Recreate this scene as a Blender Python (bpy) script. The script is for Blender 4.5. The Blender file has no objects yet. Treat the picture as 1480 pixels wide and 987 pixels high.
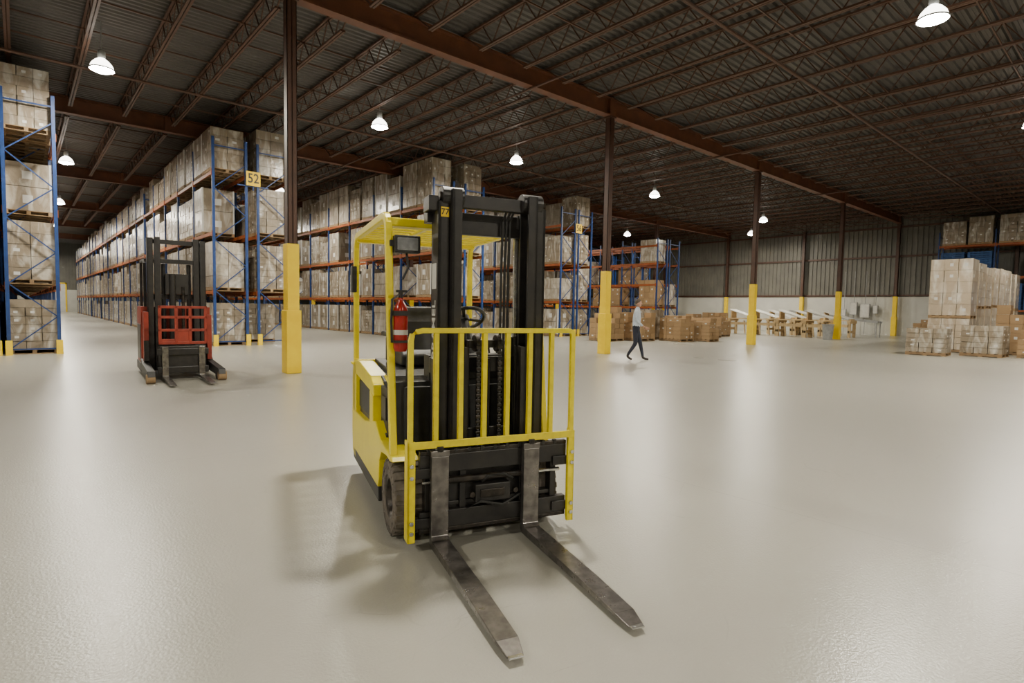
import bpy, math, random
from mathutils import Vector, Matrix
random.seed(7)
R = random.Random(11)
scene = bpy.context.scene
COL = scene.collection

# ------------------------------------------------------------ materials
def mat(name, c1, c2=None, rough=0.5, metal=0.0, scale=4.0, bump=0.0, bscale=40.0,
        coat=0.0, emit=None, estr=0.0, island=False, spec=0.5, rvar=0.0, film=None):
    m = bpy.data.materials.new(name); m.use_nodes = True
    nt = m.node_tree; b = nt.nodes['Principled BSDF']
    b.inputs['Roughness'].default_value = rough
    b.inputs['Metallic'].default_value = metal
    b.inputs['Specular IOR Level'].default_value = spec
    b.inputs['Coat Weight'].default_value = coat
    b.inputs['Coat Roughness'].default_value = 0.2
    tc = nt.nodes.new('ShaderNodeTexCoord')
    n = nt.nodes.new('ShaderNodeTexNoise'); n.inputs['Scale'].default_value = scale
    n.inputs['Detail'].default_value = 5
    nt.links.new(tc.outputs['Object'], n.inputs['Vector'])
    mx = nt.nodes.new('ShaderNodeMix'); mx.data_type = 'RGBA'
    c2 = c2 or tuple(x*0.8 for x in c1)
    mx.inputs[6].default_value = (*c1, 1); mx.inputs[7].default_value = (*c2, 1)
    rm = nt.nodes.new('ShaderNodeMapRange')
    rm.inputs[1].default_value = 0.35; rm.inputs[2].default_value = 0.65
    nt.links.new(n.outputs['Fac'], rm.inputs[0])
    fac = rm.outputs[0]
    if island:
        g = nt.nodes.new('ShaderNodeNewGeometry')
        mm = nt.nodes.new('ShaderNodeMath'); mm.operation = 'MULTIPLY_ADD'
        mm.inputs[1].default_value = 0.7
        m2 = nt.nodes.new('ShaderNodeMath'); m2.operation = 'MULTIPLY'; m2.inputs[1].default_value = 0.3
        nt.links.new(fac, m2.inputs[0])
        nt.links.new(g.outputs['Random Per Island'], mm.inputs[0]); nt.links.new(m2.outputs[0], mm.inputs[2])
        fac = mm.outputs[0]
    nt.links.new(fac, mx.inputs[0])
    col = mx.outputs[2]
    if film:   # creased stretch film: haze and vertical highlights painted into colour as irregular pale bands
        mp = nt.nodes.new('ShaderNodeMapping'); mp.inputs['Scale'].default_value = (2.2, 2.2, .7)
        nt.links.new(tc.outputs['Object'], mp.inputs['Vector'])
        n3 = nt.nodes.new('ShaderNodeTexNoise'); n3.inputs['Scale'].default_value = 1.6; n3.inputs['Detail'].default_value = 6
        n3.inputs['Distortion'].default_value = 1.2; nt.links.new(mp.outputs[0], n3.inputs['Vector'])
        r3 = nt.nodes.new('ShaderNodeMapRange'); r3.inputs[1].default_value = .48; r3.inputs[2].default_value = .70
        r3.inputs[4].default_value = film[1]; nt.links.new(n3.outputs['Fac'], r3.inputs[0])
        m3 = nt.nodes.new('ShaderNodeMix'); m3.data_type = 'RGBA'; m3.inputs[7].default_value = (*film[0], 1)
        nt.links.new(col, m3.inputs[6]); nt.links.new(r3.outputs[0], m3.inputs[0]); col = m3.outputs[2]
    nt.links.new(col, b.inputs['Base Color'])
    if rvar:
        r2 = nt.nodes.new('ShaderNodeMapRange')
        r2.inputs[3].default_value = max(0, rough-rvar); r2.inputs[4].default_value = rough+rvar
        nt.links.new(n.outputs['Fac'], r2.inputs[0]); nt.links.new(r2.outputs[0], b.inputs['Roughness'])
    if bump:
        n2 = nt.nodes.new('ShaderNodeTexNoise'); n2.inputs['Scale'].default_value = bscale
        n2.inputs['Detail'].default_value = 3
        nt.links.new(tc.outputs['Object'], n2.inputs['Vector'])
        bp = nt.nodes.new('ShaderNodeBump'); bp.inputs['Strength'].default_value = bump
        bp.inputs['Distance'].default_value = 0.02
        nt.links.new(n2.outputs['Fac'], bp.inputs['Height']); nt.links.new(bp.outputs[0], b.inputs['Normal'])
        if coat: nt.links.new(bp.outputs[0], b.inputs['Coat Normal'])
    if emit:
        b.inputs['Emission Color'].default_value = (*emit, 1); b.inputs['Emission Strength'].default_value = estr
        try: m.cycles.emission_sampling = 'NONE'
        except Exception: pass
    return m

M = {}
M['yellow'] = mat('safety_yellow', (0.90, 0.76, 0.003), (0.84, 0.69, 0.003), 0.36, scale=6, bump=0.02)
M['yellow_worn'] = mat('yellow_worn', (0.90, 0.76, 0.006), (0.80, 0.66, 0.012), 0.40, scale=22, bump=0.05)
M['col_yellow'] = mat('column_yellow', (0.95, 0.68, 0.002), (0.88, 0.60, 0.002), 0.42, scale=3)
M['black'] = mat('black_paint', (0.013, 0.012, 0.013), (0.028, 0.025, 0.023), 0.38, scale=9, bump=0.03)
M['dark'] = mat('dark_plastic', (0.016, 0.016, 0.017), (0.028, 0.028, 0.028), 0.5, scale=12, bump=0.03)
M['grease'] = mat('greasy_steel', (0.06, 0.05, 0.042), (0.02, 0.018, 0.016), 0.35, 0.6, scale=20, bump=0.1)
M['steel'] = mat('fork_steel', (0.25, 0.235, 0.225), (0.12, 0.112, 0.106), 0.30, 0.85, scale=14, bump=0.05, rvar=0.1)
M['bright'] = mat('bright_steel', (0.75, 0.75, 0.74), (0.5, 0.5, 0.5), 0.25, 1.0, scale=30)
M['rubber'] = mat('tyre_rubber', (0.17, 0.145, 0.12), (0.085, 0.075, 0.065), 0.85, scale=15, bump=0.1)
M['red'] = mat('red_paint', (0.36, 0.045, 0.022), (0.24, 0.03, 0.018), 0.42, scale=6)
M['ext_red'] = mat('extinguisher_red', (0.40, 0.018, 0.012), (0.32, 0.012, 0.01), 0.22, scale=6)
M['brown'] = mat('brown_steel', (0.085, 0.036, 0.020), (0.062, 0.027, 0.016), 0.5, scale=3)
M['girder'] = mat('girder_brown', (0.16, 0.058, 0.026), (0.115, 0.043, 0.021), 0.5, scale=3)
M['joist'] = mat('joist_brown', (0.105, 0.050, 0.030), (0.078, 0.038, 0.024), 0.5, scale=3)
M['deck'] = mat('roof_deck', (0.092, 0.084, 0.078), (0.068, 0.062, 0.057), 0.42, scale=1.2)
M['blue'] = mat('rack_blue', (0.010, 0.048, 0.20), (0.008, 0.035, 0.14), 0.45, scale=5)
M['orange'] = mat('rack_orange', (0.36, 0.088, 0.016), (0.27, 0.066, 0.013), 0.5, scale=5)
M['wood'] = mat('pallet_wood', (0.36, 0.24, 0.12), (0.20, 0.13, 0.07), 0.8, scale=6, island=True)
M['bluewood'] = mat('blue_pallet_wood', (0.03, 0.10, 0.28), (0.02, 0.06, 0.18), 0.7, scale=6, island=True)
M['lightwood'] = mat('pine_wood', (0.66, 0.50, 0.28), (0.50, 0.36, 0.19), 0.7, scale=6, island=True)
M['carton'] = mat('wrapped_carton', (0.19, 0.152, 0.105), (0.31, 0.255, 0.185), 0.40, scale=1.5, island=True,
                  coat=0.65, bump=0.4, bscale=9, film=((0.66, 0.63, 0.57), 0.8))
M['carton_tan'] = mat('tan_carton', (0.38, 0.25, 0.13), (0.28, 0.18, 0.09), 0.7, scale=2, island=True)
M['carton_pale'] = mat('pale_wrapped_carton', (0.55, 0.46, 0.34), (0.40, 0.32, 0.23), 0.33, scale=3, island=True,
                       coat=0.55, bump=0.3, bscale=8, film=((0.78, 0.75, 0.68), 0.85))
M['film'] = mat('stretch_film', (0.44, 0.40, 0.33), (0.28, 0.23, 0.175), 0.28, scale=5, coat=0.6, bump=0.6, bscale=7, island=True, film=((0.74, 0.72, 0.68), 0.85))
M['white'] = mat('white_label', (0.7, 0.7, 0.68), (0.62, 0.62, 0.6), 0.6)
M['wall_metal'] = mat('wall_metal', (0.16, 0.155, 0.13), (0.12, 0.117, 0.10), 0.5, scale=1)
M['wall_white'] = mat('wall_white', (0.58, 0.58, 0.53), (0.50, 0.50, 0.46), 0.6, scale=1)
M['grey'] = mat('grey_metal', (0.34, 0.35, 0.35), (0.26, 0.27, 0.27), 0.45, scale=5)
M['palegrey'] = mat('pale_laminate', (0.62, 0.61, 0.57), (0.52, 0.51, 0.47), 0.45, scale=5)
M['sign'] = mat('sign_yellow', (0.92, 0.62, 0.004), (0.86, 0.56, 0.004), 0.5)
M['skin'] = mat('skin', (0.50, 0.29, 0.20), (0.44, 0.25, 0.17), 0.5, scale=20)
M['shirt'] = mat('white_shirt', (0.50, 0.55, 0.62), (0.42, 0.47, 0.54), 0.8, scale=8, bump=0.2, bscale=25)
M['trouser'] = mat('dark_trousers', (0.025, 0.03, 0.05), (0.016, 0.018, 0.03), 0.85, scale=8, bump=0.2, bscale=25)
M['shoe'] = mat('shoe_leather', (0.03, 0.022, 0.018), None, 0.5)
M['hair'] = mat('hair', (0.12, 0.09, 0.07), (0.05, 0.04, 0.03), 0.7, scale=60, bump=0.3)
M['lamp_glow'] = mat('lamp_lens', (1, 1, 1), (1, 1, 1), 0.4, emit=(1.0, 0.98, 0.92), estr=150)
M['lamp_dome'] = mat('lamp_reflector', (0.8, 0.8, 0.78), (0.7, 0.7, 0.7), 0.3, emit=(1.0, 0.95, 0.84), estr=9)
M['glass'] = mat('lamp_glass', (0.35, 0.36, 0.38), (0.25, 0.26, 0.28), 0.12, 0.3, scale=30)

def floor_material():
    m = bpy.data.materials.new('painted_concrete'); m.use_nodes = True
    nt = m.node_tree; b = nt.nodes['Principled BSDF']; N = nt.nodes.new; L = nt.links.new
    tc = N('ShaderNodeTexCoord')
    def noise(s, d=6, w=0.0):
        n = N('ShaderNodeTexNoise'); n.inputs['Scale'].default_value = s; n.inputs['Detail'].default_value = d
        n.inputs['Distortion'].default_value = w; L(tc.outputs['Object'], n.inputs['Vector']); return n
    def mix(a, c, f, mode='MIX'):
        x = N('ShaderNodeMix'); x.data_type = 'RGBA'; x.blend_type = mode
        if isinstance(a, tuple): x.inputs[6].default_value = (*a, 1)
        else: L(a, x.inputs[6])
        if isinstance(c, tuple): x.inputs[7].default_value = (*c, 1)
        else: L(c, x.inputs[7])
        if isinstance(f, float): x.inputs[0].default_value = f
        else: L(f, x.inputs[0])
        return x.outputs[2]
    def rng(o, a, bb, c=0.0, d=1.0):
        r = N('ShaderNodeMapRange'); r.inputs[1].default_value = a; r.inputs[2].default_value = bb
        r.inputs[3].default_value = c; r.inputs[4].default_value = d; L(o, r.inputs[0]); return r.outputs[0]
    n1 = noise(0.18, 3, 0.3); n2 = noise(2.2, 8, 1.0); n3 = noise(30, 4)
    c = mix((0.372, 0.366, 0.322), (0.335, 0.329, 0.289), rng(n1.outputs['Fac'], 0.3, 0.7))
    c = mix(c, (0.29, 0.28, 0.24), rng(n2.outputs['Fac'], 0.60, 0.85, 0, 0.18))
    c = mix(c, (0.39, 0.385, 0.345), rng(n3.outputs['Fac'], 0.5, 0.8, 0, 0.25))
    for sc, rot, th in ((0.35, 0.3, 0.005), (0.55, 1.4, 0.004)):
        mp = N('ShaderNodeMapping'); mp.inputs['Rotation'].default_value[2] = rot
        mp.inputs['Scale'].default_value = (1, 2.6, 1); L(tc.outputs['Object'], mp.inputs['Vector'])
        nn = N('ShaderNodeTexNoise'); nn.inputs['Scale'].default_value = 1.3; L(mp.outputs[0], nn.inputs['Vector'])
        ad = N('ShaderNodeMix'); ad.data_type = 'RGBA'; ad.inputs[0].default_value = 0.25
        L(mp.outputs[0], ad.inputs[6]); L(nn.outputs['Color'], ad.inputs[7])
        v = N('ShaderNodeTexVoronoi'); v.feature = 'DISTANCE_TO_EDGE'; v.inputs['Scale'].default_value = sc*2
        L(ad.outputs[2], v.inputs['Vector'])
        brk = noise(1.7+sc, 3)
        mk = N('ShaderNodeMath'); mk.operation = 'MULTIPLY'
        L(rng(v.outputs['Distance'], 0.0, th, 0.4, 0.0), mk.inputs[0]); L(rng(brk.outputs['Fac'], 0.54, 0.66), mk.inputs[1])
        c = mix(c, (0.17, 0.155, 0.13), mk.outputs[0])
    sx = N('ShaderNodeSeparateXYZ'); L(tc.outputs['Object'], sx.inputs[0])
    jm = None
    for ax, off, per in ((0, 4.2, 5.125), (1, 12.0, 6.15)):
        a = N('ShaderNodeMath'); a.operation = 'ADD'; a.inputs[1].default_value = -off+per*20; L(sx.outputs[ax], a.inputs[0])
        a1 = N('ShaderNodeMath'); a1.operation = 'MODULO'; a1.inputs[1].default_value = per; L(a.outputs[0], a1.inputs[0])
        a2 = N('ShaderNodeMath'); a2.operation = 'LESS_THAN'; a2.inputs[1].default_value = 0.009; L(a1.outputs[0], a2.inputs[0])
        if jm is None: jm = a2.outputs[0]
        else:
            q = N('ShaderNodeMath'); q.operation = 'MAXIMUM'; L(jm, q.inputs[0]); L(a2.outputs[0], q.inputs[1]); jm = q.outputs[0]
    f = N('ShaderNodeMath'); f.operation = 'MULTIPLY'; f.inputs[1].default_value = 0.38; L(jm, f.inputs[0])
    c = mix(c, (0.14, 0.13, 0.11), f.outputs[0])
    L(c, b.inputs['Base Color'])
    L(rng(n1.outputs['Fac'], 0.3, 0.7, 0.27, 0.32), b.inputs['Roughness'])
    b.inputs['Specular IOR Level'].default_value = 0.6
    nb = noise(70, 2); bp = N('ShaderNodeBump'); bp.inputs['Strength'].default_value = 0.16; bp.inputs['Distance'].default_value = 0.01
    L(nb.outputs['Fac'], bp.inputs['Height']); L(bp.outputs[0], b.inputs['Normal'])
    return m
M['floor'] = floor_material()

# ------------------------------------------------------------ mesh builder
class MB:
    def __init__(s): s.v = []; s.f = []; s.m = []; s.mats = []
    def mi(s, k):
        if k not in s.mats: s.mats.append(k)
        return s.mats.index(k)
    def quadbox(s, pts, k):
        o = len(s.v); s.v += [tuple(p) for p in pts]; i = s.mi(k)
        for q in ((0,3,2,1),(4,5,6,7),(0,1,5,4),(1,2,6,5),(2,3,7,6),(3,0,4,7)):
            s.f.append(tuple(o+a for a in q)); s.m.append(i)
    def box(s, x0, x1, y0, y1, z0, z1, k):
        s.quadbox([(x0,y0,z0),(x1,y0,z0),(x1,y1,z0),(x0,y1,z0),(x0,y0,z1),(x1,y0,z1),(x1,y1,z1),(x0,y1,z1)], k)
    def beam(s, p0, p1, w, h, k, up=(0,0,1)):
        p0 = Vector(p0); p1 = Vector(p1); d = (p1-p0).normalized(); up = Vector(up)
        if abs(d.dot(up)) > 0.98: up = Vector((0,1,0))
        a = d.cross(up).normalized()*(w/2); b = a.cross(d).normalized()*(h/2)
        s.quadbox([p0-a-b, p0+a-b, p1+a-b, p1-a-b, p0-a+b, p0+a+b, p1+a+b, p1-a+b], k)
    def cyl(s, p0, p1, r, k, n=20, r1=None):
        p0 = Vector(p0); p1 = Vector(p1); d = (p1-p0).normalized(); r1 = r if r1 is None else r1
        u = Vector((0,0,1)) if abs(d.z) < 0.9 else Vector((1,0,0))
        a = d.cross(u).normalized(); b = d.cross(a); o = len(s.v); i = s.mi(k)
        for P, rr in ((p0, r), (p1, r1)):
            for j in range(n):
                t = 2*math.pi*j/n; s.v.append(tuple(P + a*math.cos(t)*rr + b*math.sin(t)*rr))
        for j in range(n):
            s.f.append((o+j, o+(j+1)%n, o+n+(j+1)%n, o+n+j)); s.m.append(i)
        s.f.append(tuple(o+j for j in reversed(range(n)))); s.m.append(i)
        s.f.append(tuple(o+n+j for j in range(n))); s.m.append(i)
    def prism(s, prof, x0, x1, k):  # profile in (y,z), extruded along x
        n = len(prof); o = len(s.v); i = s.mi(k)
        for x in (x0, x1):
            for (y, z) in prof: s.v.append((x, y, z))
        for j in range(n):
            s.f.append((o+j, o+(j+1)%n, o+n+(j+1)%n, o+n+j)); s.m.append(i)
        s.f.append(tuple(o+j for j in reversed(range(n)))); s.m.append(i)
        s.f.append(tuple(o+n+j for j in range(n))); s.m.append(i)
    def path(s, pts, w, h, k):
        pts = [Vector(p) for p in pts]; o = len(s.v); i = s.mi(k)
        for q, p in enumerate(pts):
            d = (pts[min(q+1, len(pts)-1)] - pts[max(q-1, 0)]).normalized()
            up = Vector((1,0,0)) if abs(d.x) < 0.9 else Vector((0,0,1))
            b = (up - d*up.dot(d)).normalized(); a = d.cross(b)
            a = a*(w/2); b = b*(h/2)
            s.v += [tuple(p-a-b), tuple(p+a-b), tuple(p+a+b), tuple(p-a+b)]
        for q in range(len(pts)-1):
            for j in range(4):
                s.f.append((o+4*q+j, o+4*q+(j+1)%4, o+4*q+4+(j+1)%4, o+4*q+4+j)); s.m.append(i)
        s.f.append((o+3,o+2,o+1,o)); s.m.append(i); e = o+4*(len(pts)-1); s.f.append((e,e+1,e+2,e+3)); s.m.append(i)
    def lathe(s, prof, k, c=(0,0,0), n=28, axis='z'):
        o = len(s.v); i = s.mi(k)
        for (r, z) in prof:
            for j in range(n):
                t = 2*math.pi*j/n
                if axis == 'z': s.v.append((c[0]+r*math.cos(t), c[1]+r*math.sin(t), c[2]+z))
                else: s.v.append((c[0]+z, c[1]+r*math.cos(t), c[2]+r*math.sin(t)))
        for q in range(len(prof)-1):
            for j in range(n):
                s.f.append((o+q*n+j, o+q*n+(j+1)%n, o+(q+1)*n+(j+1)%n, o+(q+1)*n+j)); s.m.append(i)
    def add(s, T, off=(0,0,0)):
        o = len(s.v); ox, oy, oz = off; mp = [s.mi(k) for k in T.mats]
        s.v += [(a+ox, b+oy, c+oz) for a, b, c in T.v]
        s.f += [tuple(o+a for a in q) for q in T.f]; s.m += [mp[i] for i in T.m]
    def obj(s, name, parent=None, bevel=0.0, smooth=False, fix=True):
        me = bpy.data.meshes.new(name); me.from_pydata(s.v, [], s.f)
        for k in s.mats: me.materials.append(M[k])
        me.polygons.foreach_set('material_index', s.m)
        if fix:
            import bmesh
            bm = bmesh.new(); bm.from_mesh(me); bmesh.ops.recalc_face_normals(bm, faces=bm.faces); bm.to_mesh(me); bm.free()
        ob = bpy.data.objects.new(name, me); COL.objects.link(ob)
        if smooth:
            me.polygons.foreach_set('use_smooth', [True]*len(me.polygons))
            try: me.set_sharp_from_angle(angle=math.radians(35))
            except Exception: pass
        if bevel:
            b = ob.modifiers.new('bevel', 'BEVEL'); b.width = bevel; b.segments = 2; b.limit_method = 'ANGLE'
            b.angle_limit = math.radians(40)
        if parent: ob.parent = parent
        me.update(); return ob

def empty(name, loc=(0,0,0), rz=0.0):
    e = bpy.data.objects.new(name, None); e.empty_display_size = 0.3; COL.objects.link(e)
    e.location = loc; e.rotation_euler = (0, 0, rz); return e

def text(body, size, loc, rot, k, parent, name='lettering', ext=0.003, align='CENTER', wx=1.0):
    cu = bpy.data.curves.new(name, 'FONT'); cu.body = body; cu.size = size; cu.extrude = ext
    cu.align_x = align; cu.align_y = 'CENTER'; cu.offset = size*0.012
    cu.materials.append(M[k]); o = bpy.data.objects.new(name, cu); COL.objects.link(o)
    o.location = loc; o.rotation_euler = rot; o.scale = (wx, 1, 1); o.parent = parent; return o

# ------------------------------------------------------------ room shell
X0, X1, Y0, Y1, ZC = -12.0, 45.6, -13.0, 88.0, 8.35
b = MB(); b.box(X0-.3, X1+.3, Y0-.3, Y1+.3, -0.2, 0, 'floor'); b.obj('floor')
b = MB(); i = b.mi('deck'); y = Y0-.3; p = 0.2; prof = []
while y < Y1+.3:
    prof += [(y, ZC), (y+.07, ZC), (y+.10, ZC+.045), (y+.17, ZC+.045)]; y += p
o = len(b.v)
for (yy, zz) in prof: b.v += [(X0-.3, yy, zz), (X1+.3, yy, zz)]
for q in range(len(prof)-1):
    b.f.append((o+2*q, o+2*q+1, o+2*q+3, o+2*q+2)); b.m.append(i)
b.box(X0-.3, X1+.3, Y0-.3, Y1+.3, ZC+.1, ZC+.25, 'deck')
b.obj('ceiling', fix=False)

def wall(name, axis, pos, a0, a1, sgn):
    b = MB()
    t = pos+0.25*sgn
    lo, hi = min(pos, t), max(pos, t)
    if axis == 'x':
        b.box(lo, hi, a0, a1, 0, 2.7, 'wall_white'); b.box(lo+(.06 if sgn > 0 else 0), hi-(.06 if sgn < 0 else 0), a0, a1, 2.7, ZC+.1, 'wall_metal')
        a = a0
        while a < a1-.3:
            b.box(pos+(0 if sgn > 0 else -.06), pos+(.06 if sgn > 0 else 0), a, a+.13, 2.7, ZC-.02, 'wall_metal'); a += .3
        for z in (2.72, 5.4, 7.4): b.box(*sorted((pos-.10*sgn, pos)), a0, a1, z, z+.12, 'brown')
    else:
        b.box(a0, a1, lo, hi, 0, 2.7, 'wall_white'); b.box(a0, a1, lo+(.06 if sgn > 0 else 0), hi-(.06 if sgn < 0 else 0), 2.7, ZC+.1, 'wall_metal')
        a = a0
        while a < a1-.3:
            b.box(a, a+.13, pos+(0 if sgn > 0 else -.06), pos+(.06 if sgn > 0 else 0), 2.7, ZC-.02, 'wall_metal'); a += .3
    return b.obj(name)
wall('wall_east', 'x', X1, Y0-.3, Y1+.3, 1)
wall('wall_west', 'x', X0, Y0-.3, Y1+.3, -1)
wall('wall_north', 'y', Y1, X0, X1, 1)
wall('wall_south', 'y', Y0, X0, X1, -1)
b = MB(); b.box(1.2, 4.2, Y1-.08, Y1-.002, 0, 3.4, 'white'); b.box(1.05,1.2,Y1-.12,Y1-.002,0,3.55,'col_yellow'); b.box(4.2,4.35,Y1-.12,Y1-.002,0,3.55,'col_yellow'); b.box(1.05,4.35,Y1-.12,Y1-.002,3.4,3.55,'col_yellow')
b.obj('door_1')

# ------------------------------------------------------------ roof steel
CX = [4.3+10.2*k for k in range(-1, 5)]
GY = [-0.3, 12.0, 24.3, 36.6, 48.9, 61.2, 73.5]
b = MB()
for gy in GY:
    b.box(X0+.01, X1-.01, gy-.13, gy+.13, 7.65, 7.69, 'girder'); b.box(X0+.01, X1-.01, gy-.13, gy+.13, 8.16, 8.2, 'girder')
    b.box(X0+.01, X1-.01, gy-.012, gy+.012, 7.69, 8.16, 'girder')
    for cx in CX:
        b.box(cx-.15, cx+.15, gy-.12, gy+.12, 7.69, 8.16, 'girder')
b.obj('roof_girders')
b = MB(); js = 10.2/7
def joist(x, ya, yb):
    zt, zb = 8.31, 7.72
    for dx in (-.035, .035):
        b.box(x+dx-.025, x+dx+.025, ya, yb, zt-.045, zt, 'joist')
        b.box(x+dx-.025, x+dx+.025, ya+.7, yb-.7, zb, zb+.045, 'joist')
    n = 16; st = (yb-ya)/n
    for q in range(n):
        y = ya+q*st
        if q == 0: b.beam((x, y+.05, zt-.03), (x, y+.75, zb+.03), .03, .03, 'joist', (1,0,0))
        elif q == n-1: b.beam((x, y+st-.75, zb+.03), (x, y+st-.05, zt-.03), .03, .03, 'joist', (1,0,0))
        else:
            b.beam((x, y, zt-.03), (x, y+st/2, zb+.03), .024, .024, 'joist', (1,0,0))
            b.beam((x, y+st/2, zb+.03), (x, y+st, zt-.03), .024, .024, 'joist', (1,0,0))
bays = [(Y0, GY[0])]+[(GY[q], GY[q+1]) for q in range(len(GY)-1)]+[(GY[-1], Y1)]
x = CX[0]-js*3
while x < X1-.3:
    if x > X0+.2:
        for (ya, yb) in bays[:6]: joist(x, ya, yb)
    x += js
for (ya, yb) in bays[:6]:
    for fr in (.25, .5, .75):
        y = ya+(yb-ya)*fr
        b.box(X0+.01, X1-.01, y-.015, y+.015, 7.745, 7.775, 'joist'); b.box(X0+.01, X1-.01, y-.015, y+.015, 8.24, 8.27, 'joist')
b.obj('roof_joists', fix=False)
b = MB()
for x in (11.0, 21.2, 31.5): b.cyl((x, Y0+.3, 7.62), (x, 60, 7.62), .03, 'joist', 8)
for y in (6.5, 19.0): b.cyl((X0+.3, y, 7.56), (X1-.5, y, 7.56), .04, 'joist', 8)
b.obj('sprinkler_pipes')

# ------------------------------------------------------------ columns
def column(cx, cy):
    e = empty('steel_column', (cx, cy, 0))
    b = MB(); w = .10
    b.box(-w, w, -w, -w+.018, 0, 7.645, 'brown'); b.box(-w, w, w-.018, w, 0, 7.645, 'brown'); b.box(-.008, .008, -w, w, 0, 7.645, 'brown')
    b.box(-w-.04, w+.04, -w-.04, w+.04, 7.6, 7.645, 'brown')
    for sx in (-1, 1):
        b.box(*sorted((sx*w, sx*(w-.012))), -w, w, 0, 7.6, 'brown')
    b.obj('shaft', e)
    b = MB(); b.box(-.125, .125, -.125, .125, 1.3, 2.7, 'col_yellow'); b.box(-.155, .155, -.155, .155, 0, 1.32, 'col_yellow')
    b.obj('yellow_guard', e, .012)
    return e
for cx in CX:
    for cy in GY[:4]:
        if cy > 20 and (cx > 44 or cx < 5): continue
        if cx > 45: continue
        column(cx, cy)
for cy in (-.3, 5.85, 12.0, 18.15, 24.3, 30.45, 36.6): column(X1-.32, cy)

# ------------------------------------------------------------ pallet loads
def pallet(b, w=1.0, d=1.15, z=0, k='wood'):
    for q in range(6):
        y0 = -d/2+q*(d-.12)/5
        b.box(-w/2, w/2, y0, y0+.12, z+.105, z+.125, k)
    for x0 in (-w/2, -.045, w/2-.09): b.box(x0, x0+.09, -d/2, d/2, z+.02, z+.105, k)
    for y0 in (-d/2, -.06, d/2-.12): b.box(-w/2, w/2, y0, y0+.12, z, z+.02, k)

def load(kind, h=1.5, w=1.0, d=1.15, rr=R):
    b = MB()
    if kind == 7:      # stack of empty blue pallets
        for e in range(int(h/.13)): pallet(b, w, d, e*.128, 'bluewood')
        return b
    pallet(b, w, d)
    z = .125
    if kind in (0, 1, 2, 5, 6):
        nx, ny, nz = {0:(3,4,6), 1:(2,3,5), 2:(3,3,7), 5:(2,3,4), 6:(3,3,5)}[kind]
        k = 'carton_tan' if kind >= 5 else 'carton'
        cx, cy, cz = w/nx, d/ny, (h-z)/nz
        for a in range(nx):
            for c in range(ny):
                drop = 0
                if kind == 6 and rr.random() < .45: drop = rr.choice((1, 1, 2))
                for e in range(nz-drop):
                    if 0 < a < nx-1 and 0 < c < ny-1 and e < nz-3: continue
                    g = .006; j = rr.uniform(-.008, .008); j2 = rr.uniform(-.008, .008)
                    x0 = -w/2+a*cx+j; y0 = -d/2+c*cy+j2; z0 = z+e*cz
                    b.box(x0+g, x0+cx-g, y0+g, y0+cy-g, z0, z0+cz-.007, k)
                    if a == 0 and rr.random() < .3:
                        b.box(x0+g-.003, x0+g-.001, y0+cy*.35, y0+cy*.6, z0+cz*.35, z0+cz*.62, 'white')
                    if c == 0 and rr.random() < .3:
                        b.box(x0+cx*.3, x0+cx*.56, y0+g-.003, y0+g-.001, z0+cz*.35, z0+cz*.62, 'white')
    elif kind == 3:
        for e in range(2):
            zz = z+e*(h-z)/2
            b.box(-w/2+.01, w/2-.01, -d/2+.01, d/2-.01, zz, zz+(h-z)/2-.015, 'carton')
            b.box(-w/2+.005, -w/2+.009, -.12, .10, zz+.2, zz+.42, 'white'); b.box(-.12, .10, -d/2+.005, -d/2+.009, zz+.2, zz+.42, 'white')
        for sx in (-1, 1):
            for sy in (-1, 1):
                b.box(*sorted((sx*w/2, sx*(w/2-.05))), *sorted((sy*d/2, sy*(d/2-.05))), z, h, 'white')
    elif kind == 4:
        nz = 4
        for e in range(nz):
            zz = z+e*(h-z)/nz; j = rr.uniform(-.015, .015)
            for a in range(2):
                for c in range(2):
                    b.box(-w/2+.01+a*w/2+j*(1-a), -w/2+w/2-.005+a*w/2, -d/2+.01+c*d/2, -.006+c*d/2, zz, zz+(h-z)/nz-.006, 'film')
    return b
LOADS = {}
for kind in range(8):
    for hh in (1.05, 1.2, 1.45, 1.65, 2.0):
        LOADS[(kind, hh)] = [load(kind, hh, 1.0+R.uniform(-.03,.05), 1.15) for _ in range(2)]

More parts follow.
